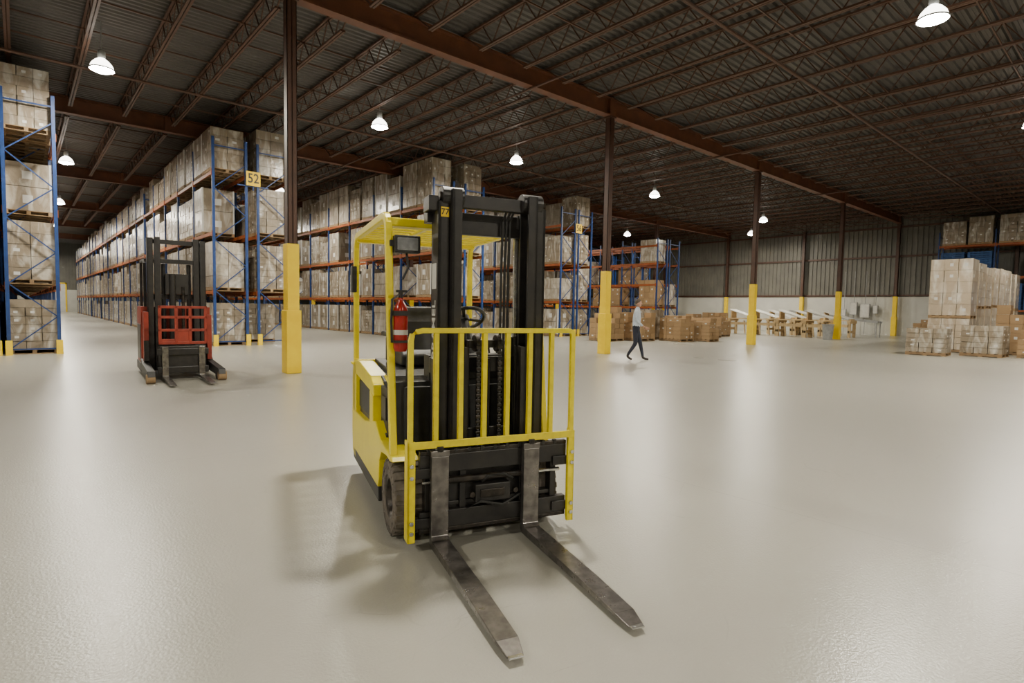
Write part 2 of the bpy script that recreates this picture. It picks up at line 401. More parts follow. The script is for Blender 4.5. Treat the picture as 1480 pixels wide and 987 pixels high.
# ------------------------------------------------------------ pallet racks
LV = [1.85, 3.8, 5.8]
def rack(xs, y0, nb, top=7.0, lv=LV, bay=2.7, dep=1.1, both=3, kinds=(0,0,0,1,2,2,3,4), fill=0.93, sign=None, topfill=.95, toph=(1.45,1.65,1.65), toph2=None, topkinds=None):
    e = empty('pallet_rack', (xs[0], y0, 0)); bx = xs[0]
    f = MB(); bm = MB(); ld = MB()
    for si, xx in enumerate(xs):
        ox = xx-bx
        nbb = nb if si == 0 else min(nb, both)
        for q in range(nbb+1):
            y = q*bay
            for px in (ox+.04, ox+dep-.04):
                f.box(px-.04, px+.04, y-.035, y+.035, 0, top, 'blue')
                f.box(px-.07, px+.07, y-.06, y+.06, 0, .012, 'blue')
            if q < 9:
                zz = .15; sg = 0
                while zz < top-.9:
                    a = (ox+.06, y, zz); c = (ox+dep-.06, y, zz+.85)
                    if sg: a, c = (ox+dep-.06, y, zz), (ox+.06, y, zz+.85)
                    f.beam(a, c, .03, .025, 'blue', (0,1,0)); zz += .85; sg = 1-sg
                f.box(ox+.06, ox+dep-.06, y-.012, y+.012, .12, .16, 'blue'); f.box(ox+.06, ox+dep-.06, y-.012, y+.012, top-.3, top-.26, 'blue')
        for q in range(nbb):
            ya, yb = q*bay+.04, (q+1)*bay-.04
            for z in lv:
                for px in (ox+.03, ox+dep-.03):
                    bm.box(px-.025, px+.025, ya, yb, z-.11, z, 'orange')
                    for yy in (ya, yb): bm.box(px-.045, px+.045, yy-.03, yy+.03, z-.16, z+.04, 'orange')
            for li, z in enumerate([0]+lv):
                for s in (-1, 1):
                    if R.random() > (topfill if li == len(lv) else fill): continue
                    kd = R.choice(topkinds if (topkinds and li == len(lv)) else kinds); hh = R.choice((1.45, 1.65, 1.65)) if R.random() < .85 else 1.2
                    if li == 0: hh = min(hh, 1.45)
                    if li == len(lv): hh = R.choice(toph if (si == 0 or not toph2) else toph2)
                    T = R.choice(LOADS[(kd, hh)])
                    ld.add(T, (ox+dep/2+R.uniform(-.04, .0), (ya+yb)/2+s*.64+R.uniform(-.02, .02), z))
        for px in (ox+.04, ox+dep-.04): f.box(px-.07, px+.07, -.16, -.10, 0, .38, 'col_yellow'); f.box(px-.07, px+.07, -.10, -.06, 0, .1, 'col_yellow')
    f.obj('uprights', e, fix=False); bm.obj('beams', e, fix=False)
    if ld.v: ld.obj('pallet_loads', e, fix=False)
    if sign:
        cx = sign[1]-bx; s = MB(); s.box(cx-.23, cx+.23, -.10, -.08, 5.45, 5.93, 'sign'); s.box(cx-.02, cx+.02, -.08, -.035, 5.3, 5.95, 'blue')
        s.box(cx-.5, cx+.5, -.06, -.036, 5.42, 5.46, 'blue')
        s.obj('sign_panel', e)
        text(sign[0], .44, (cx, -.104, 5.69), (math.pi/2, 0, 0), 'black', e, 'sign_number', wx=.85)
    return e
rack([-.28, -1.5], 19.5, 22, top=6.8)
rack([4.85, 6.25], 20.7, 22, sign=('52', 6.12), top=6.9, toph=(1.05,1.2,1.45), toph2=(1.65,2.0,2.0))
rack([13.3, 14.95], 20.5, 16, kinds=(0,1,3,3,3,2,4), top=6.9, toph=(1.65,2.0,2.0))
rack([21.1, 22.4], 20.5, 12, sign=('56', 22.35), kinds=(0,1,3,4,2), top=6.7, fill=.85)
rack([29.6, 30.9], 20.5, 7, top=5.9, kinds=(1,4,5), fill=.10, topfill=.0, lv=[1.7, 3.1, 4.4, 5.5])
rack([36.4, 37.7], 27.5, 5, top=5.9, kinds=(1,4,5), fill=.35, topfill=.0, lv=[1.7, 3.4, 5.0])
rack([43.3], -9.6, 7, top=6.6, kinds=(7,7,7,0), fill=.8, topfill=.9, lv=[1.85, 3.8, 5.75], topkinds=(0,1,2))

# ------------------------------------------------------------ floor stacks
def floor_stack(x, y, items, rz=0.0, name='carton_pallet', w=1.1, d=1.2):
    e = empty(name, (x, y, 0), rz); z = 0
    b = MB()
    for (kd, h) in items:
        b.add(load(kd, h, w, d), (0, 0, z)); z += h+.002
    b.obj('load', e, fix=False); return e
def load_pale(h, w, d):
    T = load(1, h, w, d); T.mats = ['carton_pale' if k == 'carton' else k for k in T.mats]; return T
def pale_stack(x, y, hs, rz=0.0, w=1.15, d=1.25):
    e = empty('wrapped_carton_pallet', (x, y, 0), rz); b = MB(); z = 0
    for h in hs: b.add(load_pale(h, w, d), (0, 0, z)); z += h+.002
    b.obj('load', e, fix=False)
floor_stack(25.2, 5.55, [(1, .98)], .05); floor_stack(26.5, 4.15, [(1, 1.12)], -.04)
floor_stack(27.3, 2.7, [(6, 1.0)], .03); floor_stack(28.9, 3.55, [(6, 1.9)], .0)
for q in range(8):
    x = 28.5+q*1.45
    pale_stack(x, 5.55, (1.35, 2.35) if q == 0 else (1.75+R.uniform(-.1,.1), 1.85+R.uniform(-.15,.1)), R.uniform(-.03,.03), 1.25, 1.35)
for (x, y, h, k, rz) in ((25.2,14.7,.95,6,.1),(23.9,15.3,1.1,6,-.05),(22.3,16.4,1.35,6,.0),(25.6,16.2,1.2,6,.05),(27.1,15.9,1.1,6,.1),
                     (20.7,17.0,1.3,6,.04),(27.4,17.6,1.2,6,0),(24.0,17.1,1.5,1,0),(29.5,18.2,1.3,6,.1),(31.0,17.2,1.1,6,0),(33.0,18.4,1.4,6,.1),(34.5,19.6,1.2,1,0),
                     (29.0,16.6,.8,6,.2),(22.4,18.2,1.6,6,0)):
    floor_stack(x, y, [(k, h)], rz)
floor_stack(42.0, 9.0, [(6, 1.2)], 0); floor_stack(41.2, 7.2, [(6,1.3)], .1); floor_stack(38.9, 8.6, [(6,1.0)], -.1)

# ------------------------------------------------------------ packing benches
def bench(x, y, rz=0):
    e = empty('packing_bench', (x, y, 0), rz); b = MB()
    L = 1.66; D = 1.0
    for yy in (-L/2, L/2-.14):
        for xx in (-D/2, D/2-.14): b.box(xx, xx+.14, yy, yy+.14, 0, .95, 'lightwood')
        b.box(-D/2-.1, D/2+.1, yy-.02, yy+.16, .86, 1.0, 'lightwood')
        b.box(-D/2, D/2, yy+.02, yy+.12, .28, .42, 'lightwood')
    for yy in (-.35, .25): b.beam((-D/2+.03, yy, .05), (-D/2+.03, yy+.1, .9), .1, .05, 'lightwood')
    for q in range(5): b.box(-D/2-.05+q*.22, -D/2+.14+q*.22, -L/2-.03, L/2+.03, 1.0, 1.06, 'lightwood')
    b.box(-D/2, -D/2+.06, -L/2+.1, L/2-.1, .62, .80, 'lightwood')
    b.beam((-.25, -L/2+.05, 1.14), (-.05, L/2-.03, 1.62), .75, .05, 'palegrey')
    b.box(-.4, .3, -L/2+.02, -L/2+.1, 1.06, 1.14, 'lightwood'); b.box(-.35, .3, L/2-.16, L/2-.08, 1.06, 1.54, 'lightwood')
    b.obj('bench_frame', e)
for q in range(4):
    bench(35.7+q*.25, 13.1+q*1.72)
for q in range(3): bench(38.6, 13.2+q*1.72)
e = empty('roller_conveyor', (40.6, 14.2, 0)); b = MB()
for yy in (-2.6, 0, 2.6):
    for xx in (-.4, .35): b.box(xx, xx+.06, yy-.03, yy+.03, 0, 1.25+yy*.12, 'grey')
for xx in (-.43, .38): b.beam((xx+.02, -2.7, .95), (xx+.02, 2.7, 1.6), .05, .14, 'grey')
for q in range(34):
    t = -2.6+q*.155; z = .98+(t+2.7)/5.4*.65; b.cyl((-.4, t, z), (.37, t, z), .03, 'bright', 8)
b.obj('conveyor_frame', e)
b = MB(); e = empty('trash_can', (34.0, 12.15, 0))
b.lathe([(0,0),(.24,0),(.29,.8),(.32,.82),(.32,.86),(.29,.86),(.24,.1),(0,.1)], 'grey'); b.obj('bin_body', e, smooth=True)
b = MB(); e = empty('electrical_panel', (X1-.42, 14.0, 0))
for (y0, y1, z0, z1) in ((-.5,.1,1.2,2.2),(.3,.75,1.4,2.3),(1.0,1.3,1.3,1.8),(-1.0,-.7,1.5,2.1)):
    b.box(0, .155, y0, y1, z0, z1, 'grey'); b.box(-.01, 0, y0+.03, y1-.03, z0+.03, z1-.03, 'palegrey')
    b.cyl((.08, (y0+y1)/2, 0), (.08, (y0+y1)/2, 4.5), .02, 'grey', 8)
b.obj('panel_boxes', e)

# ------------------------------------------------------------ lamps
LAMP_W = 575
def lamp(x, y, z=7.15, w=None):
    e = empty('high_bay_lamp', (x, y, z)); s = .86
    b = MB()
    b.lathe([(.30*s,-.02),(.295*s,.02),(.25*s,.12),(.17*s,.20),(.11*s,.24),(.09*s,.25)], 'lamp_dome', n=28)
    b.lathe([(0,.25),(.075,.25),(.085,.28),(.085,.42),(.06,.46),(0,.46)], 'grey', n=20)
    b.lathe([(.30*s,-.02),(.315*s,-.02),(.315*s,.01),(.30*s,.01)], 'grey', n=28)
    b.cyl((0,0,.46), (0,0,8.3-z), .012, 'grey', 8)
    b.obj('fixture', e, smooth=True, fix=False)
    b = MB(); b.lathe([(0,-.09),(.10*s,-.083),(.18*s,-.065),(.25*s,-.035),(.29*s,.0)], 'lamp_glow', n=24); b.obj('lens', e, smooth=True, fix=False)
    ld = bpy.data.lights.new('lamp_light', 'AREA'); ld.shape = 'DISK'; ld.size = .45; ld.energy = w or LAMP_W
    ld.color = (1.0, .92, .755)
    lo = bpy.data.objects.new('lamp_light', ld); COL.objects.link(lo); lo.parent = e; lo.location = (0,0,-.10)
for (x, y) in ((1.67,17.5),(8.8,16.7),(14.8,16.9),(24.0,16.9),(35.1,16.6),
               (3.7,4.3),(13.4,3.2),(22.9,2.8),(34.0,2.9),(-6.5,3.5),
               (3.5,-8.0),(13.2,-8.0),(24,-8),(-7.5,-8),
               (1.6,30.2),(1.9,43.0),(2.1,56),(2.2,70),(2.4,82),
               (10.2,30),(10.2,44),(18.3,30),(18.3,44),(27.0,29),(35,27),(40.5,20),(-7.5,17)):
    lamp(x, y)

# ------------------------------------------------------------ yellow forklift
def tyre(b, cx, cy, cz, r, w, side):
    b.lathe([(r*.55,-w/2+.02),(r*.6,-w/2),(r*.93,-w/2),(r*.985,-w/2+.02),(r*.985,w/2-.02),(r*.93,w/2),(r*.6,w/2),(r*.55,w/2-.02)], 'rubber', (cx,cy,cz), 40, 'x')
    n = 24
    for q in range(n):
        for s, ph in ((-1, 0), (1, .5)):
            t2 = 2*math.pi*(q+ph)/n; d = Vector((0, math.cos(t2), math.sin(t2)))
            p = Vector((cx, cy, cz))+d*(r*.985)
            b.beam(p+Vector((s*w*.12,0,0)), p+Vector((s*w*.47,0,0)), .034, .02, 'rubber', tuple(d))
            b.beam(p-d*.002+Vector((s*w*.46,0,0)), p-d*.05+Vector((s*w*.505,0,0)), .034, .008, 'rubber', (s,0,0))
    b.lathe([(0,side*w*.30),(r*.2,side*w*.34),(r*.22,side*w*.22),(r*.42,side*w*.22),(r*.5,side*w*.42),(r*.57,side*w*.46)], 'grease', (cx,cy,cz), 32, 'x')
    for q in range(6):
        t = 2*math.pi*q/6; b.cyl((cx+side*w*.2, cy+r*.32*math.cos(t), cz+r*.32*math.sin(t)), (cx+side*w*.3, cy+r*.32*math.cos(t), cz+r*.32*math.sin(t)), .014, 'grease', 8)

FK = empty('forklift', (2.197, 2.632, 0), math.radians(-17.8))
b = MB()
for fx in (-.365, .232):
    w = .053
    prof = [(-1.04,.024),(0.02,.02),(.045,.04),(.045,.565),(.0,.565),(0,.09),(-.02,.068),(-.7,.058),(-1.04,.042)]
    b.prism(prof, fx-w, fx+w, 'steel')
    b.quadbox([(fx-w+.008,-1.145,.024),(fx+w-.022,-1.145,.024),(fx+w,-1.04,.024),(fx-w,-1.04,.024),
               (fx-w+.008,-1.145,.030),(fx+w-.022,-1.145,.030),(fx+w,-1.04,.042),(fx-w,-1.04,.042)], 'steel')
    b.box(fx-w+.012, fx+w-.026, -1.162, -1.138, .023, .0315, 'bright')
    b.box(fx-w-.004, fx+w+.004, .0, .06, .565, .60, 'steel')
    b.box(fx-.02, fx+.02, .0, .05, .59, .625, 'grease')
b.obj('forks', FK, .004)
b = MB()
xl, xr = -.475, .505
b.box(xl, xr, .05, .10, .455, .565, 'black'); b.box(xl, xr, .05, .085, .565, .59, 'grease')
b.box(xl, xr, .05, .10, .115, .22, 'black'); b.box(xl, xr,.05,.08,.09,.115,'grease')
for q in range(11): b.box(-.42+q*.084-.012, -.42+q*.084+.012, .046, .07, .572, .6, 'black')
for x in (-.42, -.2, .2, .42): b.box(x-.02, x+.02, .07, .14, .1, .57, 'black')
b.box(-.34, .34, .10, .14, .08, .5, 'black')
b.cyl((-.30, .06, .40), (.30, .06, .40), .022, 'grease', 16); b.cyl((-.46, .06, .40), (-.30, .06, .40), .012, 'bright', 12); b.cyl((.30, .06, .40), (.46, .06, .40), .012, 'bright', 12)
b.box(-.13, .10, .03, .10, .25, .36, 'black'); b.box(-.1, .06, .02, .05, .28, .33, 'grease')
for x in (-.15, -.05, .05, .14): b.cyl((x, .03, .30), (x, .05, .30), .018, 'grease', 12)
b.box(-.40, .44, .085, .15, .235, .26, 'black')
b.path([(-.08,.06,.37),(-.05,.03,.41),(.05,.02,.42),(.12,.04,.38)], .018, .018, 'dark')
b.path([(-.2,.06,.2),(-.1,.02,.26),(.05,.03,.22),(.2,.05,.28)], .016, .016, 'dark')
for s in (-1, 1):
    b.box(*sorted((s*.40, s*.55)), .036, .05, .43, .49, 'black'); b.box(*sorted((s*.40, s*.55)), .036, .05, .13, .19, 'black')
b.obj('carriage', FK, .004)
b = MB()
n = 8; zt = 1.31
b.path([(-.54,.03,.62),(-.54,.03,zt-.06),(-.532,.03,zt-.025),(-.505,.03,zt-.008),(-.47,.03,zt),(.49,.03,zt),(.515,.03,zt-.008),(.523,.03,zt-.03),(.523,.03,.62)], .030, .030, 'yellow_worn')
for s, q in ((-1, .557), (1, .545)):
    b.box(*sorted((s*(q-.045), s*q)), .01, .035, .06, .66, 'yellow_worn'); b.box(*sorted((s*(q-.012), s*q)), .01, .10, .06, .66, 'yellow_worn')
    for z in (.12, .18, .45, .52): b.cyl((s*(q-.022), .012, z), (s*(q-.022), -.004, z), .014, 'bright', 6)
b.box(-.55, .54, .008, .05, .615, .625, 'yellow_worn'); b.box(-.55, .54, .008, .018, .62, .66, 'yellow_worn')
for q in range(1, n-1):
    x = -.54+q*1.063/(n-1)
    b.box(x-.016, x+.016, .02, .034, .62, zt, 'yellow_worn'); b.box(x-.016, x-.010, .02, .045, .62, zt, 'yellow_worn')
b.obj('load_backrest', FK, .003)
b = MB()
def chan(x0, x1, y0, y1, z0, z1, open_in, t=.022, k='black'):
    if open_in > 0: b.box(x0, x0+t, y0, y1, z0, z1, k)
    else: b.box(x1-t, x1, y0, y1, z0, z1, k)
    b.box(x0, x1, y0, y0+t, z0, z1, k); b.box(x0, x1, y1-t, y1, z0, z1, k)
for s in (-1, 1):
    if s < 0:
        chan(-.365, -.295, .20, .36, .06, 2.10, 1); chan(-.29, -.225, .16, .32, .08, 2.17, 1); chan(-.22,-.18,.15,.27,.1,1.2,1)
    else:
        chan(.295, .365, .20, .36, .06, 2.10, -1); chan(.225, .29, .16, .32, .08, 2.17, -1); chan(.18,.22,.15,.27,.1,1.2,-1)
    b.cyl((s*.245, .40, .2), (s*.245, .40, 1.25), .038, 'black', 18); b.cyl((s*.245, .40, 1.25), (s*.245, .40, 2.05), .022, 'bright', 14)
    b.cyl((s*.20, .24, 2.13), (s*.34, .24, 2.13), .062, 'black', 22); b.cyl((s*.335, .24, 2.13), (s*.352, .24, 2.13), .03, 'grease', 16)
    b.box(*sorted((s*.22,s*.40)), .33, .42, 1.98, 2.07, 'black')
b.box(-.235, .235, .22, .28, 2.07, 2.15, 'black'); b.box(-.32, .32, .345, .39, 1.92, 2.06, 'black')
b.box(-.365, .365, .36, .40, 1.02, 1.12, 'black'); b.box(-.23, .23, .29, .32, .55, .66, 'black')
b.box(-.365, .365, .34, .40, .1, .3, 'black')
b.box(-.42,-.36,.22,.36,2.04,2.13,'black')
b.cyl((-.035,.27,.12),(-.035,.27,1.12),.045,'black',20); b.cyl((-.035,.27,1.12),(-.035,.27,1.2),.025,'bright',14)
b.box(-.15,.10,.23,.30,1.19,1.24,'black')
for x in (-.10, .045):
    b.cyl((x-.015,.23,1.22),(x+.015,.23,1.22),.055,'grease',20)
    z = .3
    while z < 1.2:
        b.box(x-.016, x+.016, .172, .186, z, z+.022, 'grease'); b.box(x-.010, x+.010, .174, .190, z+.022, z+.034, 'black'); z += .034
for q, x in enumerate((.105, .13, .155)):
    b.path([(x,.33,.35),(x,.33,1.7),(x,.31,2.02),(x,.25,2.08)], .016, .016, 'dark')
for q, x in enumerate((-.155,-.13)): b.path([(x,.3,.3),(x,.3,1.3)], .014, .014, 'dark')
MX = .03
b.obj('mast', FK, .004).location.x = MX
text('BRAMEL', .105, (-.3665+MX, .283, 1.30), (math.pi/2, -math.pi/2, -math.pi/2), 'white', FK, 'mast_lettering', .0008)
b = MB(); b.box(-.35,-.30,.196,.199,2.00,2.06,'sign'); b.box(-.3675,-.3652,.235,.33,1.56,1.72,'white'); b.obj('mast_decals', FK).location.x = MX
text('77', .05, (-.325+MX, .1955, 2.03), (math.pi/2, 0, 0), 'black', FK, 'decal_number', .0006)
KX = .965; OX = -.055
def fit(ob): ob.scale.x = KX; ob.location.x = OX
b = MB(); tyre(b, -.465, .37, .235, .235, .20, -1); tyre(b, .465, .37, .235, .235, .20, 1)
b.cyl((-.4,.37,.235),(.4,.37,.235),.07,'black',16)
tyre(b, -.11, 1.68, .20, .20, .14, -1); tyre(b, .11, 1.68, .20, .20, .14, 1)
fit(b.obj('wheels', FK, smooth=True))
b = MB()
for s in (-1, 1):
    xa, xb = sorted((s*.40, s*.575))
    prof = [(.20,.50),(.24,.52),(.42,.535),(.60,.55),(.72,.60),(.80,.64),(1.0,.60),(1.30,.55),(1.95,.53),(1.95,.20),(.70,.20),(.665,.26),(.645,.40),(.57,.475),(.40,.495),(.26,.488)]
    b.prism(prof, xa, xb, 'yellow')
    b.prism([(.69,.10),(1.93,.10),(1.95,.20),(.70,.20)], xa+.005, xb-.005, 'dark')
    xa, xb = sorted((s*.44, s*.57))
    b.prism([(.94,.47),(1.08,.47),(1.08,.82),(.94,.80)], xa, xb, 'yellow')
    b.prism([(1.86,.50),(1.97,.50),(1.98,.86),(1.86,.86)], xa, xb, 'yellow')
    b.prism([(.90,.80),(1.08,.82),(1.78,.86),(1.98,.84),(1.98,.93),(1.90,.97),(1.62,.985),(1.05,.93),(.92,.88)], xa, xb, 'yellow')
    b.box(*sorted((s*.44, s*.53)), 1.07, 1.87, .46, .87, 'black')
    b.box(*sorted((s*.525, s*.538)), 1.12, 1.82, .58, .81, 'dark')
b.prism([(1.80,.12),(1.99,.15),(2.03,.35),(2.02,.80),(1.97,.93),(1.88,.98),(1.80,.98)], -.57, .57, 'yellow')
fit(b.obj('body_panels', FK, .014))
b = MB()
b.prism([(.42,.25),(.74,.20),(1.78,.2),(1.78,.90),(1.55,.96),(1.0,.93),(.96,.62),(.85,.50),(.62,.48),(.55,.92),(.46,.92)], -.44, .44, 'dark')
b.prism([(.47,.50),(.60,.50),(.66,.90),(.62,.97),(.50,.95)], -.50, .50, 'dark')
b.box(-.53,-.44,.62,.90,.54,.58,'dark'); b.box(-.515,-.42,.60,.90,.545,.88,'dark'); b.box(.44,.53,.62,.98,.50,.545,'dark')
b.box(-.525,-.515,.68,.84,.66,.82,'black')
b.prism([(1.0,.92),(1.7,.97),(1.7,1.0),(1.05,.97)], -.42, .42, 'dark')
b.path([(-.50,.62,.85),(-.53,.66,.93),(-.52,.82,.95),(-.48,.9,.88)], .02, .02, 'dark')
b.cyl((-.40,.55,.90),(-.40,.5,1.25),.014,'dark',10)
fit(b.obj('chassis', FK, .012))
b = MB()
b.prism([(1.12,.99),(1.58,.98),(1.58,1.07),(1.16,1.11),(1.10,1.07)], -.36, .16, 'dark')
b.prism([(1.50,1.05),(1.60,1.03),(1.70,1.30),(1.70,1.43),(1.63,1.45),(1.56,1.32)], -.36, .16, 'dark')
b.box(-.43,-.37,1.2,1.6,1.20,1.24,'dark'); b.box(-.41,-.38,1.45,1.5,1.0,1.2,'dark')
b.obj('seat', FK, .025)
b = MB()
c = Vector((.08, .93, 1.36)); ax = Vector((0, .55, .83)).normalized(); u = Vector((1,0,0)); v = ax.cross(u)
N = 28; o = len(b.v); i = b.mi('dark')
for q in range(N):
    t = 2*math.pi*q/N; rad = (u*math.cos(t)+v*math.sin(t)); ctr = c+rad*.155
    for j in range(8):
        p = 2*math.pi*j/8; b.v.append(tuple(ctr+rad*math.cos(p)*.015+ax*math.sin(p)*.015))
for q in range(N):
    for j in range(8):
        b.f.append((o+q*8+j, o+q*8+(j+1)%8, o+((q+1)%N)*8+(j+1)%8, o+((q+1)%N)*8+j)); b.m.append(i)
for t in (0.2, 2.3, 4.4): b.beam(c, c+(u*math.cos(t)+v*math.sin(t))*.15, .025, .012, 'dark', tuple(ax))
b.cyl(c-ax*.02, c+ax*.02, .04, 'dark', 16); b.cyl(c, c-ax*.5, .03, 'dark', 14, .05)
for q in range(3): b.cyl((.2+q*.06,.62,.92),(.2+q*.06,.72,1.18),.008,'dark',8); b.lathe([(0,-.02),(.018,-.01),(.018,.012),(0,.02)],'black',(.2+q*.06,.72,1.19),12)
b.box(-.3,.35,.52,.66,.93,1.12,'dark'); b.obj('steering', FK, .004)
b = MB()
zt = 2.04
def arc(c, r, a0, a1, n, x):
    return [(x, c[0]+r*math.cos(math.radians(a0+(a1-a0)*q/n)), c[1]+r*math.sin(math.radians(a0+(a1-a0)*q/n))) for q in range(n+1)]
for s in (-1, 1):
    x = s*.545
    pts = [(x,.30,.50),(x,.34,.70),(x,.505,zt-.14)] + arc((.62, zt-.12), .12, 170, 90, 5, x) + arc((1.84, zt-.12), .12, 90, 0, 5, x) + [(x,1.95,.95)]
    b.path(pts, .055, .045, 'yellow')
    b.box(x-.045, x+.045, 1.90, 2.0, .93, .95, 'yellow')
b.box(-.55,.55,.50,.60,zt-.075,zt-.02,'yellow'); b.box(-.55,.55,1.84,1.92,zt-.05,zt,'yellow')
for q in range(9): b.box(-.53,.53,.68+q*.135,.725+q*.135,zt-.025,zt+.005,'yellow')
b.box(-.22,-.18,.6,1.9,zt-.045,zt-.02,'yellow'); b.box(.18,.22,.6,1.9,zt-.045,zt-.02,'yellow')
fit(b.obj('overhead_guard', FK, .008))
b = MB()
b.box(-.555,-.39,.42,.50,1.79,1.90,'dark'); b.box(-.54,-.405,.414,.425,1.805,1.885,'glass'); b.box(-.58,-.52,.46,.52,1.83,1.87,'dark')
b.box(.30,.42,.42,.50,1.80,1.90,'dark')
b.box(-.64,-.60,1.78,1.90,1.56,1.78,'dark')
b.path([(-.47,.47,1.79),(-.46,.46,1.70),(-.50,.45,1.62)],.015,.015,'dark')
b.obj('work_lights', FK, .008)
b = MB(); ec = (-.53,.36,0)
b.lathe([(0,1.16),(.036,1.165),(.045,1.185),(.045,1.42),(.036,1.455),(.018,1.48),(.016,1.50),(0,1.50)],'ext_red',ec,24)
b.cyl((ec[0],ec[1],1.49),(ec[0],ec[1],1.54),.014,'black',12); b.box(ec[0]-.03,ec[0]+.04,.35,.37,1.535,1.55,'black'); b.path([(ec[0]-.01,.36,1.52),(ec[0]-.055,.35,1.49),(ec[0]-.06,.35,1.35),(ec[0]-.055,.35,1.22)],.014,.014,'black')
b.lathe([(.0453,1.27),(.046,1.27),(.046,1.30),(.0453,1.30)],'palegrey',ec,24); b.box(ec[0]-.05,ec[0]+.05,.31,.43,1.22,1.235,'black'); b.box(ec[0]-.05,ec[0]+.05,.31,.43,1.39,1.42,'black')
b.obj('fire_extinguisher', FK, smooth=True)

# ------------------------------------------------------------ red reach truck
RT = empty('reach_truck', (2.30, 12.0, 0), math.radians(-4))
b = MB()
for fx in (-.30, .30):
    b.prism([(-1.15,.03),(0,.03),(.04,.05),(.04,.62),(0,.62),(0,.08),(-.6,.07),(-1.15,.045)], fx-.05, fx+.05, 'steel')
b.obj('forks', RT, .004)
b = MB()
for s in (-1, 1):
    xa, xb = sorted((s*.50, s*.62))
    b.prism([(-.50,.12),(-.45,.22),(.8,.28),(.95,.34),(.95,.10),(-.30,.08)], xa, xb, 'dark')
    b.cyl((s*.50, -.42, .085), (s*.64, -.42, .085), .085, 'wood', 20); b.cyl((s*.50, -.20, .085), (s*.62, -.20, .085), .085, 'grease', 20)
b.box(-.42,.42,.04,.09,.46,.58,'black'); b.box(-.42,.42,.04,.09,.12,.24,'black'); b.box(-.38,.38,.09,.45,.15,.62,'black')
for x in (-.25,0,.25): b.beam((x,.15,.25),(x,.75,.5),.06,.1,'black')
b.obj('base', RT, .008)
b = MB()
z0, z1 = .66, 1.38
for z in (z0, .90, 1.14, z1-.05): b.box(-.40,.40,.04,.09,z,z+.05,'red')
for x in (-.40,-.14,.09,.35): b.box(x,x+.05,.04,.09,z0,z1,'red')
b.box(-.12,.09,.05,.08,z0,.92,'red'); b.box(-.38,-.1,.05,.08,.7,.76,'red')
b.obj('load_backrest', RT, .005)
b = MB()
for s in (-1, 1):
    b.box(*sorted((s*.40,s*.50)), .80,.84,.1,2.68,'black'); b.box(*sorted((s*.48,s*.50)), .80,1.0,.1,2.68,'black'); b.box(*sorted((s*.40,s*.50)), .97,1.0,.1,2.68,'black')
    b.box(*sorted((s*.28,s*.38)), .78,.94,.12,2.70,'black')
    b.cyl((s*.22,.98,.2),(s*.22,.98,2.2),.04,'black',14)
b.box(-.5,.5,.86,.98,2.58,2.66,'black'); b.box(-.38,.38,.80,.88,2.2,2.28,'black'); b.box(-.5,.5,.95,1.02,1.5,1.6,'black'); b.box(-.5,.5,.95,1.02,.4,.7,'black')
b.cyl((-.08,.85,.2),(-.08,.85,2.0),.06,'black',16); b.cyl((.1,.85,.2),(.1,.85,1.75),.03,'grease',12)
b.box(-.2,.2,.84,.9,1.6,2.0,'black')
b.obj('mast', RT, .006)
b = MB()
b.prism([(1.03,.12),(2.0,.12),(2.05,.3),(2.05,1.2),(1.9,1.35),(1.03,1.35)], -.60, .60, 'red')
b.box(-.61,-.60,1.15,1.9,.3,1.0,'black'); b.box(-.62,.62,1.02,2.0,.08,.24,'dark')
b.box(-.58,-.50,.70,1.03,.30,1.25,'red'); b.box(.50,.58,.70,1.03,.30,1.2,'red'); b.box(-.585,-.5,.68,.70,.3,.7,'black')
b.obj('body', RT, .03)
b = MB()
for s in (-1,1):
    b.path([(s*.52,1.1,1.3),(s*.52,1.15,2.2),(s*.52,1.25,2.27),(s*.52,1.95,2.27),(s*.52,2.0,2.15),(s*.52,2.0,1.3)],.05,.05,'black')
for q in range(6): b.box(-.52,.52,1.2+q*.14,1.24+q*.14,2.26,2.29,'black')
b.obj('overhead_guard', RT, .005)

# ------------------------------------------------------------ walking man
def skinned(name, joints, edges, root, sub=2):
    me = bpy.data.meshes.new(name); me.from_pydata([j[0] for j in joints], edges, [])
    ob = bpy.data.objects.new(name, me); COL.objects.link(ob)
    ob.modifiers.new('skin', 'SKIN'); s = ob.modifiers.new('sub', 'SUBSURF'); s.levels = sub; s.render_levels = sub
    for q, v in enumerate(me.skin_vertices[0].data):
        r = joints[q][1]; v.radius = r if isinstance(r, tuple) else (r, r); v.use_root = (q == root)
    bpy.context.view_layer.update()
    ev = ob.evaluated_get(bpy.context.evaluated_depsgraph_get())
    nm = bpy.data.meshes.new_from_object(ev); bpy.data.objects.remove(ob); return nm
MAN = empty('walking_man', (13.45, 9.95, 0), math.radians(-60))
J = [((0,0,.95),.125), ((0,0,1.08),.12), ((.01,0,1.24),.135), ((.02,0,1.38),.12), ((.02,0,1.48),.06), ((.035,0,1.56),.052),
     ((.02,.11,1.43),.075), ((.015,.19,1.41),.062), ((-.09,.235,1.16),.046), ((-.10,.235,.98),.032), ((-.09,.235,.90),.026),
     ((.02,-.11,1.43),.075), ((.015,-.19,1.41),.062), ((.03,-.24,1.15),.046), ((.18,-.225,1.02),.032), ((.25,-.22,.98),.026),
     ((0,.09,.87),.098), ((.11,.09,.51),.066), ((.19,.09,.15),.042), ((.20,.09,.075),.042), ((.28,.09,.045),.038), ((.37,.10,.035),.030),
     ((0,-.09,.87),.098), ((0,-.09,.49),.066), ((-.19,-.09,.19),.042), ((-.22,-.09,.11),.042), ((-.15,-.09,.05),.036), ((-.08,-.10,.032),.028)]
